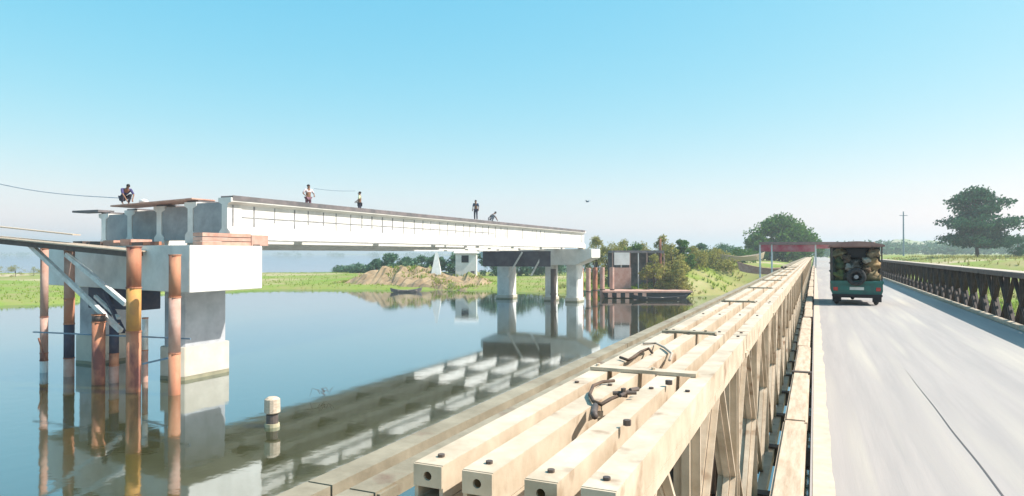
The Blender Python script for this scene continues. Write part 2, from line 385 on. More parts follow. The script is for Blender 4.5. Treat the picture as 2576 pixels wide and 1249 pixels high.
# end eye plates of the reinforcing chords, each with a pin hole
for x in (-.846, -.714, -.556, -.424):
    o = MB(); n = 16; q_ = .9; yc = YB0 + LP + .012
    outer = [(-.042, -.075), (.042, -.075), (.042, .03), (.03, .042), (-.03, .042), (-.042, .03)]
    ring = []
    for k in range(n):
        a = 2*math.pi*k/n; c_, s_ = math.cos(a), math.sin(a); t = min(.042/abs(c_) if abs(c_) > 1e-6 else 9, .042/abs(s_) if abs(s_) > 1e-6 else 9)
        ring.append((c_*t, s_*t*.62))
    vs = []
    for yy in (yc - .008, yc): 
        vs += [(x + a*.92, yy, TOP - .028 + b*1.0) for a, b in ring] + [(x + .011*math.cos(2*math.pi*k/n), yy, TOP - .028 + .011*math.sin(2*math.pi*k/n)) for k in range(n)]
    fs = []
    for k in range(n):
        k2 = (k+1) % n
        fs += [(k, k2, n+k2, n+k), (2*n+k, 3*n+k, 3*n+k2, 2*n+k2), (k, 2*n+k, 2*n+k2, k2), (n+k, n+k2, 3*n+k2, 3*n+k)]
    o.add(vs, fs); child(o.build('end_plate', M['cream']), pb)
# deck
mb = MB().box(-.04, 4.5, -1.6, 100.3, -.14, 0); child(mb.build('deck', M['deck']), pb)
mb = MB(); n = 200
for i in range(n + 1):
    y = -1.5 + 101.5*(i/n)**2; wv = .13 + .045*noise.noise(Vector((0, y*1.3, 0))) + .03*noise.noise(Vector((4, y*5, 0)))
    mb.v += [(-.02, y, .005), (wv, y, .004)]
mb.f = [(2*i, 2*i+1, 2*i+3, 2*i+2) for i in range(n)]
child(mb.build('dust_strip', M['sand'], fix=False), pb)
mb = MB(); pts = [(1.27 + .01*noise.noise(Vector((0, .8*t, 0))), t) for t in np.arange(1.0, 12.5, .25)]
for i, (x, y) in enumerate(pts): wv = .007*min(1, (12.6 - y)/5); mb.v += [(x - wv, y, .004), (x + wv, y, .004)]
mb.f = [(2*i, 2*i+1, 2*i+3, 2*i+2) for i in range(len(pts)-1)]
child(mb.build('deck_seam', M['seam'], fix=False), pb)
# kerbs
rnd = random.Random(3)
for i in range(34):
    y = -1.6 + 3*i; dx = rnd.uniform(-.015, .015)
    child(MB().box(-.29 + dx, -.075 + dx, y + .012, y + 2.988, .002, .125).build('kerb_beam', M['timber'], bevel=.02), pb)
    if i % 3 == 1: child(MB().box(-.305, -.055, y - .05, y + .05, .05, .14).box(-.055, -.043, y-.05, y+.05, -.02, .14).build('kerb_clip', M['dark']), pb)
    child(MB().box(4.34, 4.5, y + .012, y + 2.988, .002, .11).build('kerb_beam', M['timber'], bevel=.015), pb)
for i in range(68):
    y = -1.5 + 1.5*i
    mb = MB().box(-1.35, 5.3, y - .06, y + .06, -.19, -.178).box(-1.35, 5.3, y - .006, y + .006, -.36, -.19).box(-1.35, 5.3, y - .06, y + .06, -.372, -.36)
    child(mb.build('transom', M['dark']), pb)  # transoms coloured dark for the shade below the deck
for x in np.linspace(.3, 4.2, 7):
    child(MB().box(x - .04, x + .04, -1.6, 100.2, -.176, -.142).build('stringer', M['dark']), pb)  # stringers take the same dark colour for under-deck shade

# clutter lying on the chords
def rod(name, pts, r, m, label, cat, group=None):
    b = MB().tube(pts, r, 8).build(name, m, smooth=True); return tag(b, label, cat, group)
zt = TOP + .012
def cp(dx, dy, z=None):
    p = at(dx, dy, z=TOP); p.z = z or zt; return p
hk = [cp(1545, 965), cp(1515, 968), cp(1492, 978), cp(1483, 1000), cp(1492, 1018), cp(1512, 1026), cp(1535, 1012), cp(1558, 1002), cp(1577, 1004)]
rod('bent_rod', hk, .0065, M['rust_or_shade'], 'dark bent hook shaped iron rod lying on the cream chord', 'iron rod')
t = tag(empty('rigging_clamp', cp(1568, 1005)), 'small dark iron clamp at the end of the bent rod', 'clamp')
MB().tube([(-.035, -.01, .01), (.04, .02, .012)], .007).tube([(0, -.045, .01), (.01, .05, .012)], .006).tube([(.015, .035, .016), (.035, .065, .016)], .008).build('jaw', M['dark'], t)
MB().tube([(0, 0, 0), (0, 0, .028)], .009, 6).build('bolt', M['dark'], t)
rod('iron_pin', [cp(1497, 1030), cp(1493, 1050), cp(1496, 1056)], .011, M['dark'], 'short dark pin hanging below the bent rod on the chord', 'pin')
rod('wire_offcut', [cp(1560, 905), cp(1580, 912), cp(1592, 905), cp(1612, 890), cp(1632, 882), cp(1640, 893)], .007, M['rust_or_shade'], 'dark twisted wire beyond the first bracing plate', 'wire')
rod('wire_offcut', [cp(1618, 870), cp(1650, 868), cp(1672, 880), cp(1690, 895), cp(1684, 912)], .007, M['tan'], 'rusty tan curl of wire beyond the dark twisted wire', 'wire')
for (x, y, l) in ((1577, 1076, 'dark loose nut low on the inner cream chord'), (1682, 972, 'dark loose nut beside the first bracing plate')):
    p = cp(x, y); mb = MB().tube([(0,0,-.004), (0,0,.012)], .012 if x < 1600 else .014, 6)
    tag(mb.build('loose_nut', M['dark'], loc=p), l, 'nut')

# ------------------------------------------------------------------ concrete bridge
SK = math.tan(R(10))                                   # the pier lines run slightly askew
cb = tag(empty('concrete_bridge', (-32, 52, WATER)), 'unfinished white concrete girder bridge standing over the river on the left', 'bridge')
GX = [-26.1, -29.0, -31.9, -34.9, -37.8]
GZ = [0, -.1, -.2, -.3, -.4]; G0, G1 = 2.42, 4.50; YN, YF = 24.4, 80.0
def ys_(x, base): return base + (GX[0] - x) * SK
def gprofile(x, z0, z1):
    return [(x-.36, z0), (x+.36, z0), (x+.36, z0+.42), (x+.14, z0+.68), (x+.14, z1-.34), (x+.42, z1-.2), (x+.42, z1), (x-.42, z1), (x-.42, z1-.2), (x-.14, z1-.34), (x-.14, z0+.68), (x-.36, z0+.42)]
def eprofile(x, z0, z1):
    return [(x-.36, z0), (x+.36, z0), (x+.36, z0+.42), (x+.18, z0+.6), (x+.18, z1-.32), (x+.42, z1-.2), (x+.42, z1), (x-.42, z1), (x-.42, z1-.2), (x-.18, z1-.32), (x-.18, z0+.6), (x-.36, z0+.42)]
for gx, dz in zip(GX, GZ):
    a, b = ys_(gx, YN), ys_(gx, YF); z0, z1 = G0 + dz, G1 + dz
    gi = MB().prism(gprofile(gx, z0, z1), a + .9, b - .9).prism(eprofile(gx, z0, z1 - .002), a, a + .9).prism(eprofile(gx, z0, z1 - .002), b - .9, b).build('girder', M['conc'])
    child(gi, cb)
    # timber edge board on the top flange
    child(MB().box(gx - .40, gx + .40, a + .15, b - .1, z1 + .004, z1 + .09).build('top_board', M['darkwood']), cb)
    if gx == GX[0]:
        yy = a + .3; rr = random.Random(5)
        while yy < b - 2:
            if yy < a + 34 or rr.random() < .35:
                wv = rr.uniform(.05, .11); xo_ = .141 if yy > a + .9 else .181
                child(MB().box(gx + xo_, gx + xo_ + .014, yy, yy + wv, z0 + (.95 if rr.random() < .6 else .7), z1 - .345).build('form_joint', M['joint']), cb)
            yy += rr.uniform(1.05, 1.5)
        child(MB().box(gx + .141, gx + .150, a + .95, a + 30, z0 + 1.12, z0 + 1.18).build('form_joint', M['joint']), cb)
        child(MB().box(gx + .421, gx + .44, a + .1, b - .3, z1 - .14, z1 + .10).build('edge_board', M['darkwood']), cb)
        child(MB().box(gx + .361, gx + .372, a + .1, b - .3, z0 + .02, z0 + .06).build('form_joint', M['joint']), cb)
# diaphragms between girders, near end and far end
for i in range(4):
    xa, xb = GX[i] - .2, GX[i+1] + .2
    for base in (YN + .45, YN + 8, YN + 16, YN + 24, YN + 32, YN + 40, YN + 48, YF - .6):
        ya = ys_((xa+xb)/2, base); zz = (GZ[i] + GZ[i+1])/2
        child(MB().box(xb, xa, ya - .15, ya + .15, G0 + zz + .2, G1 + zz - .12).build('diaphragm', M['concgrey']), cb)
        
# pier caps with columns
def cap(x0, x1, ybase, yl, z0, z1, m, cut=0):
    # in plan a slightly skewed box with a tapering soffit
    def pt(x, k, z): return (x, ys_(x, ybase) + k*yl, z)
    prof = [(x1, z1), (x1, z0), (x0, z0), (x0, z1)] if not cut else [(x1, z1), (x1, z0 + cut), (x1 - 2.2, z0), (x0 + 2.2, z0), (x0, z0 + cut), (x0, z1)]
    n = len(prof)
    return MB().add([pt(x, 0, z) for x, z in prof] + [pt(x, 1, z) for x, z in prof], [tuple(range(n)), tuple(reversed(range(n, 2*n)))] + [(i, i+n, (i+1) % n + n, (i+1) % n) for i in range(n)])
child(cap(-39.6, -25.1, 21.9 - 1.0*SK, 4.3, .05, 2.16, M['conc']).build('pier_cap', M['conc'], bevel=.03), cb)
def column(x0, x1, y0, y1, z1, m='conc', zf=-2.65):
    c = .16
    def pr(e): return [(x0-e+c, y0-e), (x1+e-c, y0-e), (x1+e, y0-e+c), (x1+e, y1+e-c), (x1+e-c, y1+e), (x0-e+c, y1+e), (x0-e, y1+e-c), (x0-e, y0-e+c)]
    def col(e, za, zb): 
        p = pr(e); n = 8
        return MB().add([(a, b, za) for a, b in p] + [(a, b, zb) for a, b in p], [tuple(range(n)), tuple(reversed(range(n, 2*n)))] + [(i, (i+1) % n, (i+1) % n + n, i + n) for i in range(n)])
    o = col(0, zf, z1).build('column', M[m]); child(o, cb)
    o = col(.13, WATER + .16, zf).build('footing', M['conc2'], bevel=.02); child(o, cb)
    o = col(.134, WATER - 2.2, WATER + .16).build('tide_stain', M['stain']); child(o, cb)
column(-28.6, -27.25, 23.0, 25.7, .05, 'colshade'); column(-36.9, -35.4, 24.4, 27.1, .05, 'colshade')  # grey shafts: shade from the cap put into the concrete colour
for gx, dz in zip(GX, GZ):
    y = ys_(gx, YN) + .45
    child(MB().box(gx - .34, gx + .34, y - .3, y + .35, 2.165, G0 + dz - .002 if G0 + dz > 2.2 else 2.2).build('bearing_pad', M['conc2']), cb)
# far pier: cap with three columns
child(cap(-40.5, -24.3, 78.2, 3.6, .35, 2.3, M['conc'], .9).build('pier_cap', M['conc'], bevel=.03), cb)
for x, r in ((-27.3, .75), (-30.6, .5), (-37.4, .95)):
    column(x - r, x + r, ys_(x, 79.2), ys_(x, 81.4), .35, zf=WATER + .5)
for gx, dz in zip(GX, GZ):
    y = ys_(gx, YF) - .5
    child(MB().box(gx - .34, gx + .34, y - .3, y + .3, 2.303, max(G0 + dz - .003, 2.31)).build('bearing_pad', M['conc2']), cb)

# shuttering and boards on the bridge
f = tag(empty('timber_shuttering', (-25.6, 22.4, 2.17)), 'reddish timber shuttering box lying along the near edge of the white pier cap', 'shuttering')
for k in range(3): MB().box(-.30, .30, .0, 2.9, k*.20 + .002, k*.20 + .17).build('plank', M['pinkwood'] if k != 1 else M['rustpink'], f)
MB().box(-.34, .345, 2.9, 4.0, .004, .52).build('end_block', M['rustpink'], f)
MB().box(.29, .40, 3.0, 3.4, -.12, .06).build('wedge', M['dark'], f)
f = tag(empty('timber_falsework', (-29.5, 22.6, 2.165)), 'pile of brown bearers between the rusty piles and the girder ends', 'falsework')
rr = random.Random(9)
for k in range(9):
    x = -k*.95 + rr.uniform(-.2, .2); MB().box(x - .35, x + .42, -.2 - x*SK + rr.uniform(-.2, .1), .9 - x*SK, .01, .12 + rr.random()*.22).build('bearer', M['pinkwood'] if rr.random() < .6 else M['dark'], f)
MB().bar((1.8, -.45, .10), (-9.6, 1.55, .05), .12, .16).build('long_beam', M['rust'], f)
# red boards on top of the third girder, and a loose plank at the far side
f = MB().bar((-34.7, 25.4, 4.345), (-28.6, 25.4, 4.545), 1.5, .08); tag(f.build('board_stack', M['pinkwood'], bevel=.02), 'faded red boards laid across two girder tops beside the crouching worker', 'boards')
tag(MB().box(-40.2, -37.9, 26.2, 27.2, 4.20, 4.32).build('loose_plank', M['darkwood']), 'dark plank jutting from the leftmost girder top', 'plank')
# soffit boards between girders (the workers stand on them)
tag(MB().box(-27.85, -27.35, 27.0, 76, 4.14, 4.20).build('walk_boards', M['timber']), 'plank walkway laid between the two nearest girders', 'walkway')
tag(MB().prism([(-29.44, 4.405), (-37.4, 4.105), (-37.4, 4.17), (-34.9, 4.302), (-29.44, 4.492)], 27.4, 60).build('deck_shade_shutter', M['darkwood']), 'dark deck shuttering extended for shade, bridging the gaps between the four farthest girders', 'shuttering')  # widened over one more gap to shade the third girder
# rope / cable from the left
p0, p1 = at(-140, 425, d=34), at(215, 493, d=38)
pts = [p0.lerp(p1, t) - Vector((0, 0, .25*math.sin(math.pi*t))) for t in np.linspace(0, 1, 14)]
p2 = at(335, 500, d=38.5); pts2 = [p1.lerp(p2, t) for t in (0.2, .6, 1)]
tag(MB().tube(pts + pts2, .022, 5).build('cable', M['bluetie']), 'thin slack cable coming in from the left to the girders', 'cable')
p0, p1 = at(790, 474, d=39.8), at(893, 480, d=43)
tag(MB().tube([p0.lerp(p1, t) - Vector((0,0,.06*math.sin(math.pi*t))) for t in np.linspace(0,1,8)], .014, 5).build('rope', M['bluetie']), 'thin rope stretched between two workers on the girders', 'rope')

# ------------------------------------------------------------------ piles and work platform
def pile_pt(dx, dy): return at(dx, dy, z=WATER)
wp = tag(empty('work_platform', pile_pt(337, 985)), 'pale timber work platform on rusty piles with white diagonal struts at far left', 'platform')
def pile(dx, dy, wd, ztop, mats, parent=None, label=None, group=None, lean=0):
    b = pile_pt(dx, dy); d = F*6/(dy*1024/2576 - 253.2); r = wd*1024/2576*d/F/2
    root = parent
    segs = mats; z = WATER - 1.5; o0 = None
    for k, (frac, mm) in enumerate(segs):
        z1 = WATER + (ztop - WATER)*frac
        mb = MB().tube([(b.x, b.y, z), (b.x + lean*(z1-WATER), b.y, z1)], r*(1 - .004*k), 18)
        if root is None:
            root = empty('steel_pile', b); tag(root, label, 'pile', group)
        o = mb.build('pile_section' if parent is None else 'pile', M[mm]); child(o, root)
        for p in o.data.polygons: p.use_smooth = len(p.vertices) == 4
        mb = MB().tube([(b.x + lean*(z1-WATER), b.y, z1 - .05), (b.x + lean*(z1-WATER), b.y, z1)], r*1.09, 18)
        o = mb.build('collar', M['rust']); child(o, root); z = z1
    return b
g = 'rusty steel piles around the near pier'
pA = pile(112, 936, 18, 2.05, [(.1, 'white'), (.16, 'rust'), (.45, 'rustpink'), (1, 'rustpink')], wp)
pB = pile(175, 946, 24, 1.95, [(.15, 'rustpink'), (.42, 'navy'), (.62, 'rust'), (1, 'rustpink')], wp)
pC = pile(337, 985, 34, 2.1, [(.42, 'rust'), (.72, 'ochre'), (1, 'rust')], wp)
pile(249, 966, 30, -1.0, [(.9, 'rust'), (1, 'dark')], None, 'short thick rusty pile cut off below the platform struts', g)
pile(288, 962, 22, -1.45, [(.3, 'rustpink'), (.5, 'rust'), (1, 'navy')], None, 'thin cut off pile right beside the short thick one', g)
pile(440, 992, 28, 1.75, [(.3, 'rust'), (.7, 'rustpink'), (1, 'rust')], None, 'tall rusty red pile standing in front of the round pier column', g)
pile(366, 960, 14, -1.2, [(.5, 'rustpink'), (1, 'whitesteel')], None, 'slim pale pile between the ochre pile and the column', g)
# deck boards of the platform
b0 = at(-60, 594, d=33.5); b1 = at(330, 632, d=31)
dirv = (b1 - b0); dirv.z = 0; dirv.normalize(); bk = Vector((-dirv.y, dirv.x, 0))
mb = MB()
def plank(a, b, off, wv, th, dz): 
    o = bk*off; return MB().bar(a + o + Vector((0,0,dz)), b + o + Vector((0,0,dz)), wv, th)
for k in range(4): child(plank(b0, b1, .15 + k*.34, .32, .06, .0 + (k % 2)*.01).build('deck_board', M['timber']), wp)
child(plank(b0, b1, .2, .14, .24, -.16).build('bearer_beam', M['dark']), wp)
child(plank(b0 + dirv*1.0, b1 + dirv*.4, 1.1, .14, .24, -.16).build('bearer_beam', M['rust']), wp)
child(plank(at(-60, 566, d=33.7), at(165, 590, d=32.8), .6, .5, .05, .0).build('upper_plank', M['timber']), wp)
def strut(a, b, wv=.16, m='whitesteel'): child(MB().bar(a, b, wv, wv).build('strut', M[m]), wp)
strut(at(72, 612, d=33.3), at(305, 832, d=31.2), .20); strut(at(168, 640, d=32.4), at(318, 765, d=30.8), .20)
strut(at(262, 735, d=33.0), at(312, 835, d=32), .16, 'navy'); strut(at(240, 745, d=34), at(300, 800, d=32.2), .14, 'whitesteel')
strut(at(85, 835, d=33.2), at(480, 852, d=29.5), .06, 'bluetie'); strut(at(360, 915, d=29.5), at(425, 900, d=29.4), .08, 'bluetie')
strut(at(98, 850, d=33.9), at(115, 905, d=33.9), .06, 'rust'); 
tag(MB().box(-35.2, -31.2, 23.8, 25.0, -1.1, .05).box(-33.6, -33.3, 23.6, 23.8, -1.6, .0).build('underside_shade', M['navy'], bevel=.03), 'dark panel put in for the shade under the pier cap behind the struts', 'shuttering')  # navy panel added for the dark of the cap underside

# ------------------------------------------------------------------ things in the shallows
p = at(686, 1072, z=WATER); t = tag(empty('marker_post', p), 'short post with a cream capped head alone in the calm water', 'post')
MB().tube([(0,0,-.6), (0,0,.42), (0,0,.45)], [.2, .2, .1], 14).build('post_shaft', M['dark'], t)
MB().tube([(0,0,.46), (0,0,.50), (0,0,.95), (0,0,1.02)], [.2, .27, .26, .16], 14).build('post_head', M['timber'], t)
MB().tube([(0,0,-.5), (0,0,.12)], .25, 14).build('post_collar', M['slab'], t)
def driftwood(c, size, label, m, seed, zz=.1):
    r = random.Random(seed); mb = MB()
    for k in range(7):
        a = r.uniform(0, 6.28); p = Vector((r.uniform(-.3, .3)*size, r.uniform(-.3, .3)*size, 0)); pts = []
        for j in range(5):
            pts.append((p.x, p.y, zz*(.3 + r.random()))); a += r.uniform(-.9, .9); p = p + Vector((math.cos(a), math.sin(a), 0))*size*.22
        mb.tube(pts, [.028*size/1.2*(1 - .15*j) for j in range(5)], 6)
    tag(mb.build('driftwood', m, smooth=True, loc=c), label, 'driftwood')
driftwood(at(812, 1002, z=WATER), .5, 'small dark twig sticking up out of the calm water', M['dark'], 11, .35)

# ------------------------------------------------------------------ people
def person(loc, rz, J, rad, shirt, trousers, label, hair=True, bag=None):
    """J: joint positions (local); one continuous skinned body, clothing and hair as children"""
    def skin(chains, radii, name, m, parent=None):
        names = []; edges = []
        for ch in chains:
            for a in ch:
                if a not in names: names.append(a)
            for a, b in zip(ch, ch[1:]): edges.append((names.index(a), names.index(b)))
        me = bpy.data.meshes.new(name); me.from_pydata([J[a] for a in names], edges, [])
        o = bpy.data.objects.new(name, me); C.objects.link(o)
        md = o.modifiers.new('s', 'SKIN'); ss = o.modifiers.new('u', 'SUBSURF'); ss.levels = ss.render_levels = 1
        for i, a in enumerate(names):
            sv = me.skin_vertices[0].data[i]; r_ = radii(a); sv.radius = (r_, r_) if not isinstance(r_, tuple) else r_; sv.use_root = (i == 0)
        dg = bpy.context.evaluated_depsgraph_get(); dg.update()
        nm = bpy.data.meshes.new_from_object(o.evaluated_get(dg)); bpy.data.objects.remove(o)
        nm.materials.clear(); nm.materials.append(m)
        for p_ in nm.polygons: p_.use_smooth = True
        q = bpy.data.objects.new(name, nm); C.objects.link(q)
        if parent: q.parent = parent
        return q
    for s in 'lr':      # fingers and thumb
        h = Vector(J['hand' + s]); e = Vector(J['elb' + s]); d = (h - Vector(J['wri' + s])).normalized(); sd_ = d.cross(Vector((0, 0, 1)))
        if sd_.length < .1: sd_ = Vector((0, 1, 0))
        sd_.normalize(); nrm = sd_.cross(d)
        for k, ln in enumerate((.07, .085, .08, .06)):
            b_ = h + sd_*(.027 - .018*k); J[f'f{k}{s}'] = tuple(b_ + d*.03); J[f'g{k}{s}'] = tuple(b_ + d*ln - nrm*.025)
        J['th' + s] = tuple(Vector(J['wri' + s]).lerp(h, .5) + sd_*.045 + d*.02); J['ti' + s] = tuple(Vector(J['th' + s]) + d*.035)
    body = [['pel', 'sto', 'che', 'nec', 'hea', 'top']]
    for s in 'lr':
        body += [['pel', 'hip'+s, 'kne'+s, 'ank'+s, 'toe'+s], ['che', 'sho'+s, 'elb'+s, 'wri'+s, 'hand'+s]]
        body += [['hand'+s, f'f{k}{s}', f'g{k}{s}'] for k in range(4)] + [['wri'+s, 'th'+s, 'ti'+s]]
    RB = {'pel': .13, 'sto': .12, 'che': .14, 'nec': .055, 'hea': .088, 'top': .075, 'hip': .085, 'kne': .055, 'ank': .036, 'toe': .032, 'sho': .06, 'elb': .04, 'wri': .028, 'hand': .03}
    def rb(a):
        b_ = a if a in RB else a.rstrip('lr')
        if b_ in RB: return RB[b_]
        return .009 if a[0] in 'fg' else .011
    root = skin(body, rb, 'person', M['skin']); root.location = loc; root.rotation_euler.z = rz
    sc = [['sto', 'che']] + [['che', 'sho'+s, 'elb'+s] for s in 'lr']; skin(sc, lambda a: rb(a) + .022, 'shirt', shirt, root)
    tc = [['pel', 'hip'+s, 'kne'+s, 'ank'+s] for s in 'lr']; skin(tc, lambda a: rb(a) + (.03 if a[:3] == 'ank' else .02), 'trousers', trousers, root)
    hd = Vector(J['hea']); tp = Vector(J['top']); up = (tp - hd).normalized(); fw = Vector(J.get('fwd', (0, -1, 0)))
    MB().blob(hd + up*.055 - fw*.025, .098, .10, .085, 1, .06).build('hair', M['hair'], root, smooth=True)
    fc = MB(); c_ = hd + up*.0
    fc.blob(c_ + fw*.098 - up*.0, .014, .018, .022)
    fc.blob(c_ + fw.cross(up)*.085, .014, .022, .03).blob(c_ - fw.cross(up)*.085, .014, .022, .03)
    fc.build('face_features', M['skin'], root, smooth=True)
    ey = MB()
    for s in (-1, 1): ey.blob(c_ + fw*.086 + up*.025 + fw.cross(up)*(.032*s), .011, .008, .007)
    ey.blob(c_ + fw*.086 - up*.045, .024, .008, .006); ey.build('eyes', M['hair'], root, smooth=True)
    tag(root, label, 'person')
    return root
def stand(lean=0, arm='down', bend=0):
    J = dict(pel=(0,0,.92), sto=(0,-.02-lean*.3,1.08), che=(0,-lean*.7,1.3), nec=(0,-.01-lean*1.0,1.46), hea=(0,-.03-lean*1.2,1.57), top=(0,-.02-lean*1.3,1.64))
    for s, k in (('l', 1), ('r', -1)):
        J['hip'+s] = (k*.09,0,.86); J['kne'+s] = (k*.11,-.03-.03*k,.48); J['ank'+s] = (k*.12,.02-.06*k,.08); J['toe'+s] = (k*.14,-.12-.06*k,.035)
        J['sho'+s] = (k*.19,-lean*.8,1.38)
        if arm == 'down': J['elb'+s] = (k*.25,.0,1.12); J['wri'+s] = (k*.26,-.08,.90); J['hand'+s] = (k*.26,-.11,.83)
        elif arm == 'fwd': J['elb'+s] = (k*.24,-.12-lean,1.13); J['wri'+s] = (k*.17,-.36-lean,1.13); J['hand'+s] = (k*.15,-.44-lean,1.13)
        elif arm == 'side': J['elb'+s] = (k*.36,-.02,1.17); J['wri'+s] = (k*.30,-.2,1.02); J['hand'+s] = (k*.26,-.26,.99)
    return J
def crouch():
    J = dict(pel=(0,.25,.34), sto=(0,.14,.47), che=(0,-.06,.64), nec=(0,-.20,.74), hea=(0,-.29,.80), top=(0,-.33,.87))
    for s, k in (('l', 1), ('r', -1)):
        J['hip'+s] = (k*.10,.22,.30); J['kne'+s] = (k*.17,-.18,.48); J['ank'+s] = (k*.13,.02,.09); J['toe'+s] = (k*.14,-.13,.035)
        J['sho'+s] = (k*.19,-.10,.68); J['elb'+s] = (k*.23,-.30,.45); J['wri'+s] = (k*.14,-.42,.24); J['hand'+s] = (k*.12,-.46,.17)
    J['fwd'] = (0, -.85, -.53)
    return J
shirtB, shirtC, shirtD, shirtA = cloth('pale_shirt', (.62, .55, .58)), cloth('lime_shirt', (.55, .60, .38)), cloth('navy_shirt', (.05, .09, .16)), cloth('dark_violet_shirt', (.07, .06, .16))
tr1, tr2, tr3 = cloth('maroon_trousers', (.20, .10, .13)), cloth('dark_trousers', (.06, .06, .09)), cloth('grey_trousers', (.35, .35, .38))
def onx(dx, x):  # y on the line x seen at dx
    t = (dx*1024/2576 - 512)/F; c_, s_ = math.cos(PSI), math.sin(PSI)
    return (-x*c_ - t*x*s_) / (s_ - t*c_)
person((-27.6, onx(775, -27.6), 4.20), R(70), stand(.02, 'side'), None, shirtB, tr1, 'standing worker in a pale shirt, leftmost of the two holding the rope')
person((-27.6, onx(905, -27.6), 4.20), R(-60), stand(.0, 'side'), None, shirtC, tr2, 'standing worker in a pale lime shirt between the pale and the navy clad workers')
person((-26.1, onx(1197, -26.1), 4.585), R(10), stand(.03, 'down'), None, shirtD, tr2, 'standing worker all in dark navy on the far half of the girder')
person((-26.3, onx(1238, -26.3), 4.585), R(120), crouch(), None, tr3, tr3, 'small crouching figure in grey just right of the navy clad worker')
person((-33.95, 25.0, 4.41), R(75), {k: tuple(c*1.2 for c in q) if k != 'fwd' else q for k, q in crouch().items()}, None, shirtA, tr2, 'crouching worker in dark violet bending over the girder ends at the left')
o = MB().blob((0,0,.0), .26, .2, .14, 5, .3).build('cement_sack', M['white'], smooth=True, loc=(-32.8, 25.2, 4.57)); tag(o, 'pale sack in front of the crouching worker in violet', 'sack')

# ------------------------------------------------------------------ vehicle on the deck
vx, vy = 1.32, 26.3
v = tag(empty('goods_rickshaw', (vx, vy, .004)), 'green three wheeled goods rickshaw seen from behind, piled high with cargo', 'rickshaw')
# local: +y forward (away), origin at rear centre
W2 = .80
MB().prism([(-W2+.05, .36), (W2-.05, .36), (W2, .46), (W2, .80), (-W2, .80), (-W2, .46)], 0, 2.1).build('body', M['green'], v, bevel=.02)
MB().box(-W2-.02, W2+.02, -.05, -.004, .74, .84).box(-.5, .5, -.03, -.003, .50, .68).build('tailgate', M['green'], v, bevel=.008)
MB().box(-.22, .22, -.045, -.032, .53, .63).build('number_plate', M['white'], v)
MB().box(-W2+.02, W2-.02, -.10, -.052, .30, .38).build('bumper', M['black'], v, bevel=.01)
for s in (-1, 1):
    MB().box(s*.66-.07, s*.66+.07, -.04, -.003, .5, .62).build('tail_light', M['lens'], v)
    for y in (.04, 1.05, 2.05):
        MB().box(s*(W2-.03)-.022, s*(W2-.03)+.022, y-.022, y+.022, .80, 2.08).build('canopy_post', M['dark'], v)
    MB().box(*sorted((s*(W2+.002), s*(W2+.03))), .1, 2.0, 1.12, 1.17).box(*sorted((s*(W2+.002), s*(W2+.03))), .1, 2.0, 1.42, 1.46).build('side_rail', M['dark'], v)
    wv = MB().torus((s*.62, .45, .27), (1, 0, 0), .19, .085).build('wheel', M['tyre'], v, smooth=True)
    MB().tube([(s*.62-.06, .45, .27), (s*.62+.06, .45, .27)], .14, 16).build('rim', M['rim'], wv)
    MB().box(s*.62-.14, s*.62+.14, .06, .84, .50, .53).box(s*.62-.14, s*.62+.14, .03, .06, .12, .52).build('mudguard', M['black'], v)
wv = MB().torus((0, 2.95, .27), (1, 0, 0), .19, .07).build('wheel', M['tyre'], v, smooth=True); MB().tube([(-.05, 2.95, .27), (.05, 2.95, .27)], .14, 16).build('rim', M['rim'], wv)
MB().box(-.55, .55, .1, 2.8, .30, .34).tube([(-.6, .45, .27), (.6, .45, .27)], .04).build('chassis', M['black'], v)
MB().prism([(-.62, .34), (.62, .34), (.70, .9), (.60, 1.05), (-.60, 1.05), (-.70, .9)], 2.12, 3.2).build('cab', M['green'], v, bevel=.04)
MB().box(-.6, .6, 3.0, 3.04, 1.05, 1.75).build('windscreen', M['rim'], v)
for s in (-1, 1): MB().box(s*.62-.025, s*.62+.025, 2.98, 3.05, 1.04, 1.98).build('canopy_post', M['dark'], v)
cv = MB(); n = 10; prof = [(W2+.06 - 2*(W2+.06)*i/n, 2.08 + .13*math.sin(math.pi*i/n)) for i in range(n+1)]
cv.prism(prof + [(-(W2+.06), 2.02), (W2+.06, 2.02)], -.10, 3.12); cv.build('canopy', M['canvas'], v, bevel=.01)
MB().box(-W2+.05, W2-.05, .72, .74, .82, 2.0).build('interior_shade', M['black'], v)  # black sheet added to darken the inside behind the load
sp = MB().torus((-.02, -.14, .98), (0, 1, 0), .235, .075).build('spare_wheel', M['tyre'], v, smooth=True)
MB().torus((-.02, -.15, .98), (0, 1, 0), .225, .048, 24, 8).build('tread_ring', M['rim'], sp, smooth=True)
MB().tube([(-.02, -.16, .98), (-.02, -.10, .98)], .07, 16).build('hub', M['rim'], sp)
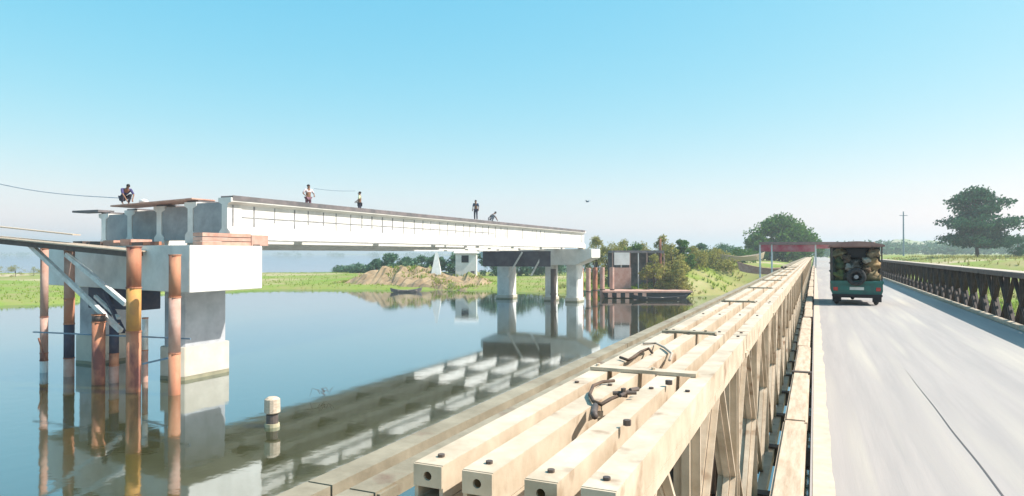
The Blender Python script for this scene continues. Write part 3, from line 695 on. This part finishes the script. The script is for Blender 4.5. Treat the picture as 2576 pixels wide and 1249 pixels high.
goods = [((-.52, .35, 1.02), (.24, .3, .22), (.13, .15, .05), 'dark olive sack wedged at the lower left of the rickshaw load'),
 ((-.50, .42, 1.42), (.26, .32, .22), (.07, .09, .04), 'dark green bundle above the olive sack in the rickshaw'),
 ((-.05, .50, 1.40), (.22, .3, .17), (.20, .18, .16), 'grey brown bundle above the spare wheel of the rickshaw'),
 ((.50, .35, 1.02), (.25, .3, .21), (.24, .18, .10), 'tan sack at the lower right of the rickshaw load'),
 ((.52, .42, 1.42), (.24, .3, .23), (.32, .22, .11), 'yellowish sack in the middle right of the rickshaw load'),
 ((.55, .36, 1.80), (.20, .3, .17), (.30, .24, .16), 'pale sack at the upper right under the canopy'),
 ((-.52, .40, 1.80), (.22, .3, .17), (.22, .20, .12), 'light brown sack at the upper left under the canopy'),
 ((-.30, .18, 1.62), (.13, .16, .12), (.10, .07, .05), 'small brown bundle tucked beside the black crate on its left'),
 ((.30, .16, 1.55), (.12, .15, .12), (.40, .36, .30), 'small pale bundle tucked under the black crate on its right'),
 ((-.30, .14, .98), (.12, .14, .14), (.04, .05, .04), 'small black bundle left of the spare wheel'),
 ((.34, .12, 1.22), (.11, .13, .10), (.16, .10, .06), 'small dark brown bundle upper right of the spare wheel'),
 ((-.24, .12, 1.30), (.12, .13, .11), (.28, .27, .24), 'small grey bundle upper left of the spare wheel'),
 ((-.70, .30, 1.20), (.09, .2, .3), (.05, .06, .05), 'tall dark roll strapped along the left side of the load'),
 ((-.02, .9, 1.00), (.26, .4, .22), (.05, .05, .06), 'black bundle deep behind the spare wheel')]
for k, (c_, r_, col, lab) in enumerate(goods):
    o = MB().blob((0,0,0), *r_, k, .8, 16, 11).build('cargo_sack', mat('sackcloth', col, .9, tuple(x*.6 for x in col), 8, 6, .4), smooth=True, loc=(vx + c_[0], vy + c_[1], c_[2]))
    tag(o, lab, 'sack', 'sacks and bundles on the rickshaw')
o = MB().box(-.28, .28, -.25, .25, -.14, .14).box(-.30, .30, -.02, .02, -.145, .145).build('cargo_crate', M['black'], bevel=.01, loc=(vx + .02, vy + .55, 1.80)); tag(o, 'black crate under the canopy at the top middle of the load', 'crate')

# ------------------------------------------------------------------ red barrier frame at the far end of the deck
rb_ = tag(empty('height_barrier', (1, 98, 0)), 'long red painted barrier beam on pale posts across the far end of the road', 'barrier')
q0, q1, q2 = at(1912, 612, d=88), at(2052, 612, d=84), at(2200, 612, d=80)
child(MB().bar(q0, q2, .7, .34).build('top_beam', M['canvas']), rb_)
child(MB().bar(q0 - Vector((0,0,.62)), q1 - Vector((0,0,.62)), .16, .86).build('red_panel', M['red']), rb_)
child(MB().bar(q1 - Vector((0,0,.38)), q2 - Vector((0,0,.30)), .16, .55).build('red_panel', M['red']), rb_)
for q in (q0, q0.lerp(q1, .22), q1, q2):
    g0 = max(gz(q.x, q.y), WATER - 1) if not (-.1 < q.x < 4.5) else 0
    child(MB().box(q.x-.1, q.x+.1, q.y-.1, q.y+.1, g0 - .1 if g0 else .0, q.z - .18).build('support_post', M['white']), rb_)

# ------------------------------------------------------------------ vegetation
def leafy(mb, c, r, n, size, rnd_, flat=1.0):
    for _ in range(n):
        e = Vector((rnd_.gauss(0,1), rnd_.gauss(0,1), rnd_.gauss(0,1))).normalized() * (r * rnd_.random()**.45)
        p = Vector(c) + Vector((e.x, e.y, e.z*flat)); a = Vector((rnd_.gauss(0,1), rnd_.gauss(0,1), rnd_.gauss(0,1))).normalized()
        b = a.orthogonal().normalized(); q = a.cross(b); s_ = size*rnd_.uniform(.6, 1.3)
        mb.add([p - b*s_, p + q*s_*.55, p + b*s_, p - q*s_*.55], [(0,1,2,3)])
def tree(c, h, wd, seed, m, label, group=None, trunk_h=.3, cat='tree', name='tree', shape='round', leafsize=None, nclump=46, per=70):
    r = random.Random(seed); t = tag(empty(name, c), label, cat, group)
    tb = MB(); th = h*trunk_h; rb0 = max(.06, h*.022)
    cr = MB(); ls = leafsize or h*.03
    tops = []
    tb.tube([(0,0,-.3), (r.uniform(-.02,.02)*h, 0, th*.6), (r.uniform(-.03,.03)*h, r.uniform(-.02,.02)*h, th), (r.uniform(-.03,.03)*h, 0, h*.72)], [rb0*1.25, rb0, rb0*.85, rb0*.3], 8)
    for k in range(nclump):
        zt_ = r.random()
        if shape == 'round': prof = math.sin(math.pi*min(1, zt_*.86 + .16))**.6
        elif shape == 'layer': prof = (.62 + .38*math.sin(zt_*19)) * (math.sin(math.pi*min(.97, zt_*.80 + .22))**.45)
        else: prof = (1 - zt_)**.5
        a = r.uniform(0, 6.283); rr_ = wd/2 * prof * (r.random()**.4) * r.uniform(.75, 1.0)
        p = Vector((rr_*math.cos(a), rr_*math.sin(a), th*.8 + (h - th*.8)*zt_*.93))
        leafy(cr, p, wd*r.uniform(.10, .18), int(1.7*per*r.uniform(.6, 1.3)), ls, r, .75 if shape != 'layer' else .36)
        if k % 3 == 0: tb.tube([(0, 0, th*.75 + (p.z - th)*.35), p*.55 + Vector((0,0,p.z*.28)), p], [rb0*.5, rb0*.28, rb0*.1], 5)
    tb.build('trunk', M['bark'], t, smooth=True); cr.build('crown', M[m], t, fix=False)
    return t
def gtree(dx, d, top_dy, wd_dx, *a, **k):
    p = at(dx, z=0, d=d); z0 = gz(p.x, p.y); h = at(dx, top_dy, d=d).z - z0
    return tree((p.x, p.y, z0), h, wd_dx*.3975*d/F, *a, **k)
gtree(2460, 120, 466, 215, 21, 'leaf_dark', 'tall dark layered tree standing alone at the right', shape='layer', nclump=170, per=70, trunk_h=.2, leafsize=.27)
gtree(1968, 150, 546, 175, 5, 'leaf_mid', 'broad rounded green tree behind the left end of the red beam', nclump=110, per=80, trunk_h=.12, leafsize=.32)
gtree(1905, 146, 590, 70, 6, 'leaf_mid', 'low green bush tree at the left foot of the broad rounded tree', nclump=30, trunk_h=.15, leafsize=.25)
gtree(2560, 112, 590, 70, 31, 'leaf_dark', 'dark bushy tree at the right edge under the tall tree', nclump=30, trunk_h=.12)
gtree(2030, 155, 585, 70, 32, 'leaf_mid', 'small green tree at the right flank of the broad rounded tree', nclump=26, trunk_h=.15)
bush = [(1500, 112, 588, 60, 'leaf_olive', 'pale yellow green bush beside the far end of the concrete girders'),
 (1570, 116, 600, 80, 'leaf_olive', 'dry olive bush above the dark shed'),
 (1668, 104, 590, 50, 'leaf_olive', 'tall yellowish shrub beside a bare brown post'),
 (1718, 104, 598, 48, 'leaf_mid', 'bright dark green shrub right of the yellowish shrub'),
 (1765, 118, 612, 60, 'leaf_blue', 'blue green shrub on the bank right of the bright shrub'),
 (1820, 135, 618, 90, 'leaf_blue', 'low blue green thicket left of the broad rounded tree'),
 (1620, 125, 605, 60, 'leaf_olive', 'olive shrub left of the tall yellowish shrub')]
bush += [(1535, 108, 606, 70, 'leaf_olive', 'olive shrub directly behind the white end of the far cap'),
 (1600, 106, 610, 80, 'leaf_mid', 'green shrub rising behind the shed roof'),
 (1690, 100, 612, 60, 'leaf_olive', 'golden shrub between the bare post and the bright green shrub'),
 (1740, 108, 622, 80, 'leaf_olive', 'low golden green shrub on the grassy slope'),
 (1800, 112, 630, 90, 'leaf_olive', 'wide low shrub on the slope above the beached hull'),
 (1860, 125, 628, 80, 'leaf_mid', 'mid green low shrub behind the beached hull'),
 (1645, 96, 640, 60, 'leaf_olive', 'knee high golden scrub at the foot of the bare brown post'),
 (1710, 96, 655, 70, 'leaf_olive', 'low scrub at the water side of the grassy slope')]
for k, (dx, d, ty, wd, m, lab) in enumerate(bush): gtree(dx, d, ty, wd*1.25, 50 + k, m, lab, 'shrubs on the far bank', trunk_h=.04, cat='shrub', name='shrub', nclump=44, per=50, leafsize=.16)
rt = random.Random(77)
spots = [(862, 190, 668, 40), (905, 170, 664, 44), (948, 150, 650, 36), (985, 145, 634, 46), (1022, 150, 646, 40), (1060, 155, 640, 44), (1098, 150, 634, 30), (1150, 150, 628, 44), (1240, 150, 620, 60), (1310, 150, 618, 60), (1380, 150, 615, 60)]
labs = ['small hazy tree, first on the left of the row seen under the girders', 'hazy rounded tree, second from left under the girders', 'thin tree above the left shoulder of the earth bank', 'tallest dark tree seen under the middle of the girders', 'low tree right of the tallest one under the girders', 'tree above the crest of the earth bank', 'narrow tree directly behind the white tent', 'tree directly behind the white hut', 'tree in the dark gap left of the far pier column', 'tree behind the far pier column', 'tree behind the second far column']
for k, ((dx, d, ty, wd), lab) in enumerate(zip(spots, labs)): gtree(dx, d, ty + 4, wd*1.7, 100 + k, 'leaf_blue', lab, 'hazy trees under the girders', trunk_h=.08, nclump=40, per=40, leafsize=.28)
# trees on the left shore and beyond
spots = [(-20, 130, 660, 60), (40, 140, 668, 50), (85, 150, 672, 40), (140, 150, 668, 50), (195, 160, 670, 50)]
labs = ['shrub at the very left edge on the green shore', 'grey green shrub on the left shore, near the frame edge', 'low shrub left of the thin platform pile', 'shrub between the two thin platform piles', 'shrub right of the thin platform piles']
for k, ((dx, d, ty, wd), lab) in enumerate(zip(spots, labs)): gtree(dx, d, ty, wd, 200 + k, 'leaf_olive', lab, 'shrubs on the left shore', trunk_h=.1, nclump=18, per=45, cat='shrub', name='shrub')
# distant treeline on the right
rt = random.Random(5)
mb = MB()
for k in range(140):
    dx = rt.uniform(2050, 2720); d = rt.uniform(300, 430); p = at(dx, z=0, d=d); h = rt.uniform(4, 8)
    leafy(mb, (p.x, p.y, gz(p.x, p.y) + h*.5), h*.8, 90, .9, rt, .6)
tag(mb.build('distant_wood', M['leaf_blue'], fix=False), 'far off belt of bluish trees along the horizon at the right', 'wood', kind='stuff')
mb = MB()
for k in range(150):
    dx = rt.uniform(-100, 2050); d = rt.uniform(420, 640) if dx > 1250 else rt.uniform(1500, 1900); p = at(dx, z=0, d=d); h = rt.uniform(4, 8) * (1 if dx > 1250 else 1.5)
    leafy(mb, (p.x, p.y, max(WATER, gz(p.x, p.y)) + h*.4), h*1.4, 60, 1.6, rt, .4)
tag(mb.build('distant_wood', M['leaf_blue'], fix=False), 'far off low belt of trees along the horizon behind the bridges', 'wood', kind='stuff')
# grass on the banks
def tuft(mb, x, y, z, h, r, n=5):
    for _ in range(n):
        a = r.uniform(0, 6.283); wv = h*.16; dx, dy = math.cos(a), math.sin(a); lx, ly = r.gauss(0, .3)*h, r.gauss(0, .3)*h
        mb.add([(x - dx*wv, y - dy*wv, z - .05), (x + dx*wv, y + dy*wv, z - .05), (x + lx, y + ly, z + h*r.uniform(.6, 1.1))], [(0, 1, 2)])
g1, g2 = MB(), MB(); r = random.Random(12)
N = 30000; cx = np.array([r.uniform(-130, 40) for _ in range(N)]); cy = np.array([r.uniform(40, 200) for _ in range(N)])
ds = np.minimum(sdist(cx, cy, river), sdist(cx, cy, far_water)); hz = height(cx, cy)
for x, y, z, dd in zip(cx, cy, hz, ds):
    if z < WATER + .05 or dd > 60 or abs(x - 2.3) < 4.5 or z > -.6: continue
    if r.random() > math.exp(-dd/25): continue
    k = noise.noise(Vector((x*.06, y*.06, 0)))
    if x < -38: tuft(g1, x, y, z, r.uniform(.15, .35), r)
    else: tuft(g1 if k > .02 else g2, x, y, z, r.uniform(.3, .8), r)
for _ in range(2600):
    t = r.random(); s_ = r.uniform(-1, 1); p = a0m + dvm*t + nnm*(s_*9 + 5)
    if noise.noise(Vector((p.x*.2, p.y*.2, 9))) < -.02: continue
    hh = (3.7 * math.sin(math.pi*min(1, t*1.05))**.7 * (1 - abs(s_)**1.6)) * (.8 + .5*noise.noise(Vector((p.x*.16, p.y*.16, 0))))
    tuft(g2 if r.random() < .5 else g1, p.x, p.y, WATER + .1 + max(0, hh), r.uniform(.2, .6), r)
tag(g1.build('grass', M['grass'], fix=False), 'bright green grass along the far river banks', 'grass', kind='stuff')
tag(g2.build('dry_grass', M['dry'], fix=False), 'straw coloured dry grass patches along the river banks', 'grass', kind='stuff')
# land on the right of the bridge: dry grass and pale sand seen through the dark truss
g3 = MB()
for _ in range(6000):
    x = r.uniform(13, 90); y = r.uniform(10, 170); tuft(g3, x, y, gz(x, y), r.uniform(.2, .6), r, 4)
tag(g3.build('dry_grass', M['dry'], fix=False), 'straw coloured grass on the land right of the panel bridge', 'grass', kind='stuff')

# ------------------------------------------------------------------ far bank constructions
p = at(1172, z=0, d=124); zb = gz(p.x, p.y)
hut = tag(empty('white_hut', (p.x, p.y, zb), PSI), 'small white hut with a dark window under the far end of the girders', 'hut')
hz_ = at(1178, 630, d=124).z - zb
MB().box(-1.9, 1.9, 0, 3.5, 0, hz_ - .5).build('wall', M['white'], hut); MB().add([(-2.2, -.4, hz_-.497), (2.2, -.4, hz_-.497), (2.2, 3.9, hz_-.497), (-2.2, 3.9, hz_-.497), (-2.2, 1.7, hz_+.3), (2.2, 1.7, hz_+.3)], [(0,1,5,4), (2,3,4,5), (1,2,5), (3,0,4), (0,3,2,1)]).build('roof', M['whitesteel'], hut)
MB().box(-.8, .5, -.05, -.004, hz_ - 2.2, hz_ - .9).build('window', M['black'], hut); MB().box(.9, 1.6, -.05, -.004, 0, 2.0).build('door', M['darkwood'], hut)
p = at(1098, z=0, d=121); zb = gz(p.x, p.y) + .3; ht = at(1098, 634, d=121).z - zb
t_ = MB().add([(-2.0, -1.4, 0), (2.0, -1.4, 0), (2.0, 1.4, 0), (-2.0, 1.4, 0), (-.35, 0, ht), (.35, 0, ht)], [(0,1,5,4), (2,3,4,5), (1,2,5), (3,0,4), (0,3,2,1)])
tt = empty('white_tent', (p.x, p.y, zb), PSI); tt.scale = (.55, .8, 1); tag(tt, 'pointed white tent between the earth bank trees and the white hut', 'tent'); t_.build('canvas', M['white'], tt); MB().box(-.4, .4, -1.45, -1.3, 0, 1.3).build('opening', M['darkwood'], tt)
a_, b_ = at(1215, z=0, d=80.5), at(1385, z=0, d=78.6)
fs = empty('cap_shade', (a_.x, a_.y, 0)); tag(fs, 'dark slate panel painted in as shade along the face of the far pier cap', 'shuttering')  # dark panel added in place of the shaded girder underside
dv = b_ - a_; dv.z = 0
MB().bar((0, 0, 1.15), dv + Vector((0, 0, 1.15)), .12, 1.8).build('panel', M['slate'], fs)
for x0_, y0_, x1_, y1_ in ((1276, 698, 1314, 634), (1336, 694, 1368, 634)):
    A, B = at(x0_, y0_, d=79), at(x1_, y1_, d=79); MB().bar(A - fs.location, B - fs.location, .3, .2).build('diagonal_bar', M['whitesteel'], fs)
# shed, pontoon and pile cluster beside the far pier
def D(dx, dy, d): return at(dx, dy, d=d)
p = at(1620, z=0, d=92)
pt = tag(empty('work_pontoon', (p.x, p.y, WATER), PSI), 'low flat pontoon with a dark hull moored beside the far pier', 'pontoon'); pt.scale = (.44, .8, 1)
MB().prism([(-12.0, .15), (12.5, .15), (14.0, .75), (-13, .75)], -1.5, 4.5).build('hull', M['black'], pt)
MB().box(-13, 14.2, -1.7, 4.7, .753, .95).build('deck', M['rustpink'], pt)
for k in range(5): MB().box(-11.5 + k*2.6, -10.3 + k*2.6, -1.75, -1.71, .1, .7).build('fender', M['rustpink'], pt)
p = at(1605, z=0, d=97)
sh = tag(empty('open_shed', (p.x, p.y, WATER + .96), PSI), 'dark open work shed with pale posts beside the far pier', 'shed'); sh.scale = (.68, .8, 1)
hh = at(1605, 630, d=97).z - WATER - .96
MB().box(-5.5, 5.5, 0, 5, hh - .35, hh).build('roof', M['darkwood'], sh)
MB().box(-5.5, 5.5, 4.8, 5, 0, hh - .36).build('back_wall', M['darkwood'], sh)
MB().box(-6, -1.5, -.3, -.1, 0, hh*.55).build('low_wall', M['rustpink'], sh); MB().box(-5.0, -1.8, -.2, 0, hh*.62, hh - .3).build('panel', M['conc'], sh)
for k in range(7): MB().box(-5.4 + k*1.8, -5.2 + k*1.8, .05, .25, 0, hh - .36).build('post', M['conc'] if k % 2 else M['rustpink'], sh)
p = at(1625, z=0, d=94)
gb = 'small boats and rusty piles at the far pier'
labs = ['rusty pile right beside the white far column', 'second rusty pile right of the white far column', 'rusty pile under the right end of the far cap', 'pink brown pile left of the pontoon', 'pile standing at the pontoon corner', 'dark pile between the two white far columns']
for (dx, dy, wd, mm), lab in zip(((1462, 752, 12, 'rust'), (1480, 754, 12, 'rustpink'), (1497, 750, 12, 'rust'), (1515, 748, 12, 'rustpink'), (1540, 748, 10, 'rustpink'), (1392, 762, 14, 'dark')), labs):
    b = at(dx, dy, z=WATER); d = F*6/(dy*.3975 - 253.2); rr_ = wd*.3975*d/F/2
    e_ = tag(empty('steel_pile', b), lab, 'pile', 'piles at the far pier')
    MB().tube([(0,0,-1), (0,0,4.1)], rr_, 12).build('pile_shaft', M[mm], e_, smooth=False); MB().tube([(0,0,1.0), (0,0,1.15)], rr_*1.2, 12).build('collar', M['dark'], e_)
bp_ = at(1660, z=0, d=99); zg = gz(bp_.x, bp_.y)
tag(MB().tube([(0,0,-.5), (.1,0,3), (0,.1,at(1660, 600, d=99).z - zg)], [.28, .24, .16], 8).build('bare_post', M['rust'], loc=(bp_.x, bp_.y, zg)), 'bare brown post beside the tall yellowish shrub', 'post')
def boat(dx, dy, d, L, wv, hgt, label, m, rz=0, z=None):
    p = at(dx, dy, d=d); z = p.z if z is None else z
    b = tag(empty('wooden_boat', (p.x, p.y, z), PSI + rz), label, 'boat')
    n = 14; vs = []; fs = []
    for i in range(n + 1):
        t = i/n*2 - 1; k = max(.03, 1 - abs(t)**2.4); sheer = hgt*(.55 + .6*t*t)
        vs += [(t*L/2, -wv/2*k, sheer), (t*L/2*.93, -wv/2*k*.6, .0 + .3*hgt*t*t*abs(t)), (t*L/2*.93, wv/2*k*.6, .3*hgt*t*t*abs(t)), (t*L/2, wv/2*k, sheer)]
    for i in range(n):
        for j in range(3): fs.append((i*4+j, i*4+j+1, (i+1)*4+j+1, (i+1)*4+j))
    hull = MB().add(vs, fs).build('hull', m, b, fix=False)
    s_ = hull.modifiers.new('t', 'SOLIDIFY'); s_.thickness = .06
    for x in (-.25, .05, .3): MB().box(x*L - .12, x*L + .12, -wv*.40, wv*.40, hgt*.5, hgt*.5 + .05).build('thwart', M['timber'], b)
boat(1660, 0, 88, 7.5, 1.4, .7, 'dark slim boat moored in front of the pontoon', M['black'], .1, WATER - .12)
boat(1022, 0, 105, 5, 1.3, .7, 'dark boat drawn up against the brown earth bank', M['darkwood'], .3, WATER - .1)
boat(1860, 0, 112, 9, 2.0, 1.3, 'brown wooden boat hull lying up on the grassy bank left of the red beam', M['timber'], .15, at(1860, 656, d=112).z)
boat(1945, 0, 92, 9.5, 2.0, 1.5, 'olive brown hull lying beside the cream chords below the red beam', M['pinkwood'], -.1, at(1945, 690, d=92).z)
# pole on the right and a bird
p = at(2273, z=0, d=190); zg = gz(p.x, p.y); e_ = tag(empty('utility_pole', (p.x, p.y, zg)), 'thin grey utility pole on the horizon left of the tall tree', 'pole')
ht = at(2273, 532, d=190).z - zg; MB().tube([(0,0,-.3), (0,0,ht)], [.24, .15], 8).build('pole_shaft', M['bluetie'], e_); MB().box(-1, 1, -.06, .06, ht - 1.2, ht - 1.05).build('crossarm', M['bluetie'], e_)
p = at(1478, 507, d=60); bd = MB().blob((0,0,0), .10, .28, .09, 1, .05); 
bd = bd.build('bird', M['bluetie'], smooth=True, loc=p); bd.rotation_euler.z = 1.2; bd.scale = (.7, .7, .7)
for s in (-1, 1): MB().add([(0, -.10, .02), (0, .12, .02), (s*.35, .10, .16), (s*.72, -.02, .06), (s*.35, -.05, .16), (0, -.10, .04), (0, .12, .04), (s*.35, .10, .18)], [(0,1,2,4), (4,2,3), (5,4,7,6), (0,5,6,1)]).build('wing', M['bluetie'], bd, fix=False)
tag(bd, 'small grey bird flying above the far end of the concrete bridge', 'bird')

# ------------------------------------------------------------------ haze
m = bpy.data.materials.new('haze'); m.use_nodes = True; n = m.node_tree.nodes; n.clear()
o = n.new('ShaderNodeOutputMaterial'); pv = n.new('ShaderNodeVolumePrincipled'); pv.inputs['Density'].default_value = .0008; pv.inputs['Color'].default_value = (.88, .96, 1, 1); pv.inputs['Anisotropy'].default_value = .25
m.node_tree.links.new(pv.outputs[0], o.inputs['Volume'])
hb = MB().box(-4100, 3700, -400, 4000, -9, 42).build('haze', m); tag(hb, 'thin pale summer haze over the river plain', 'haze', kind='stuff')
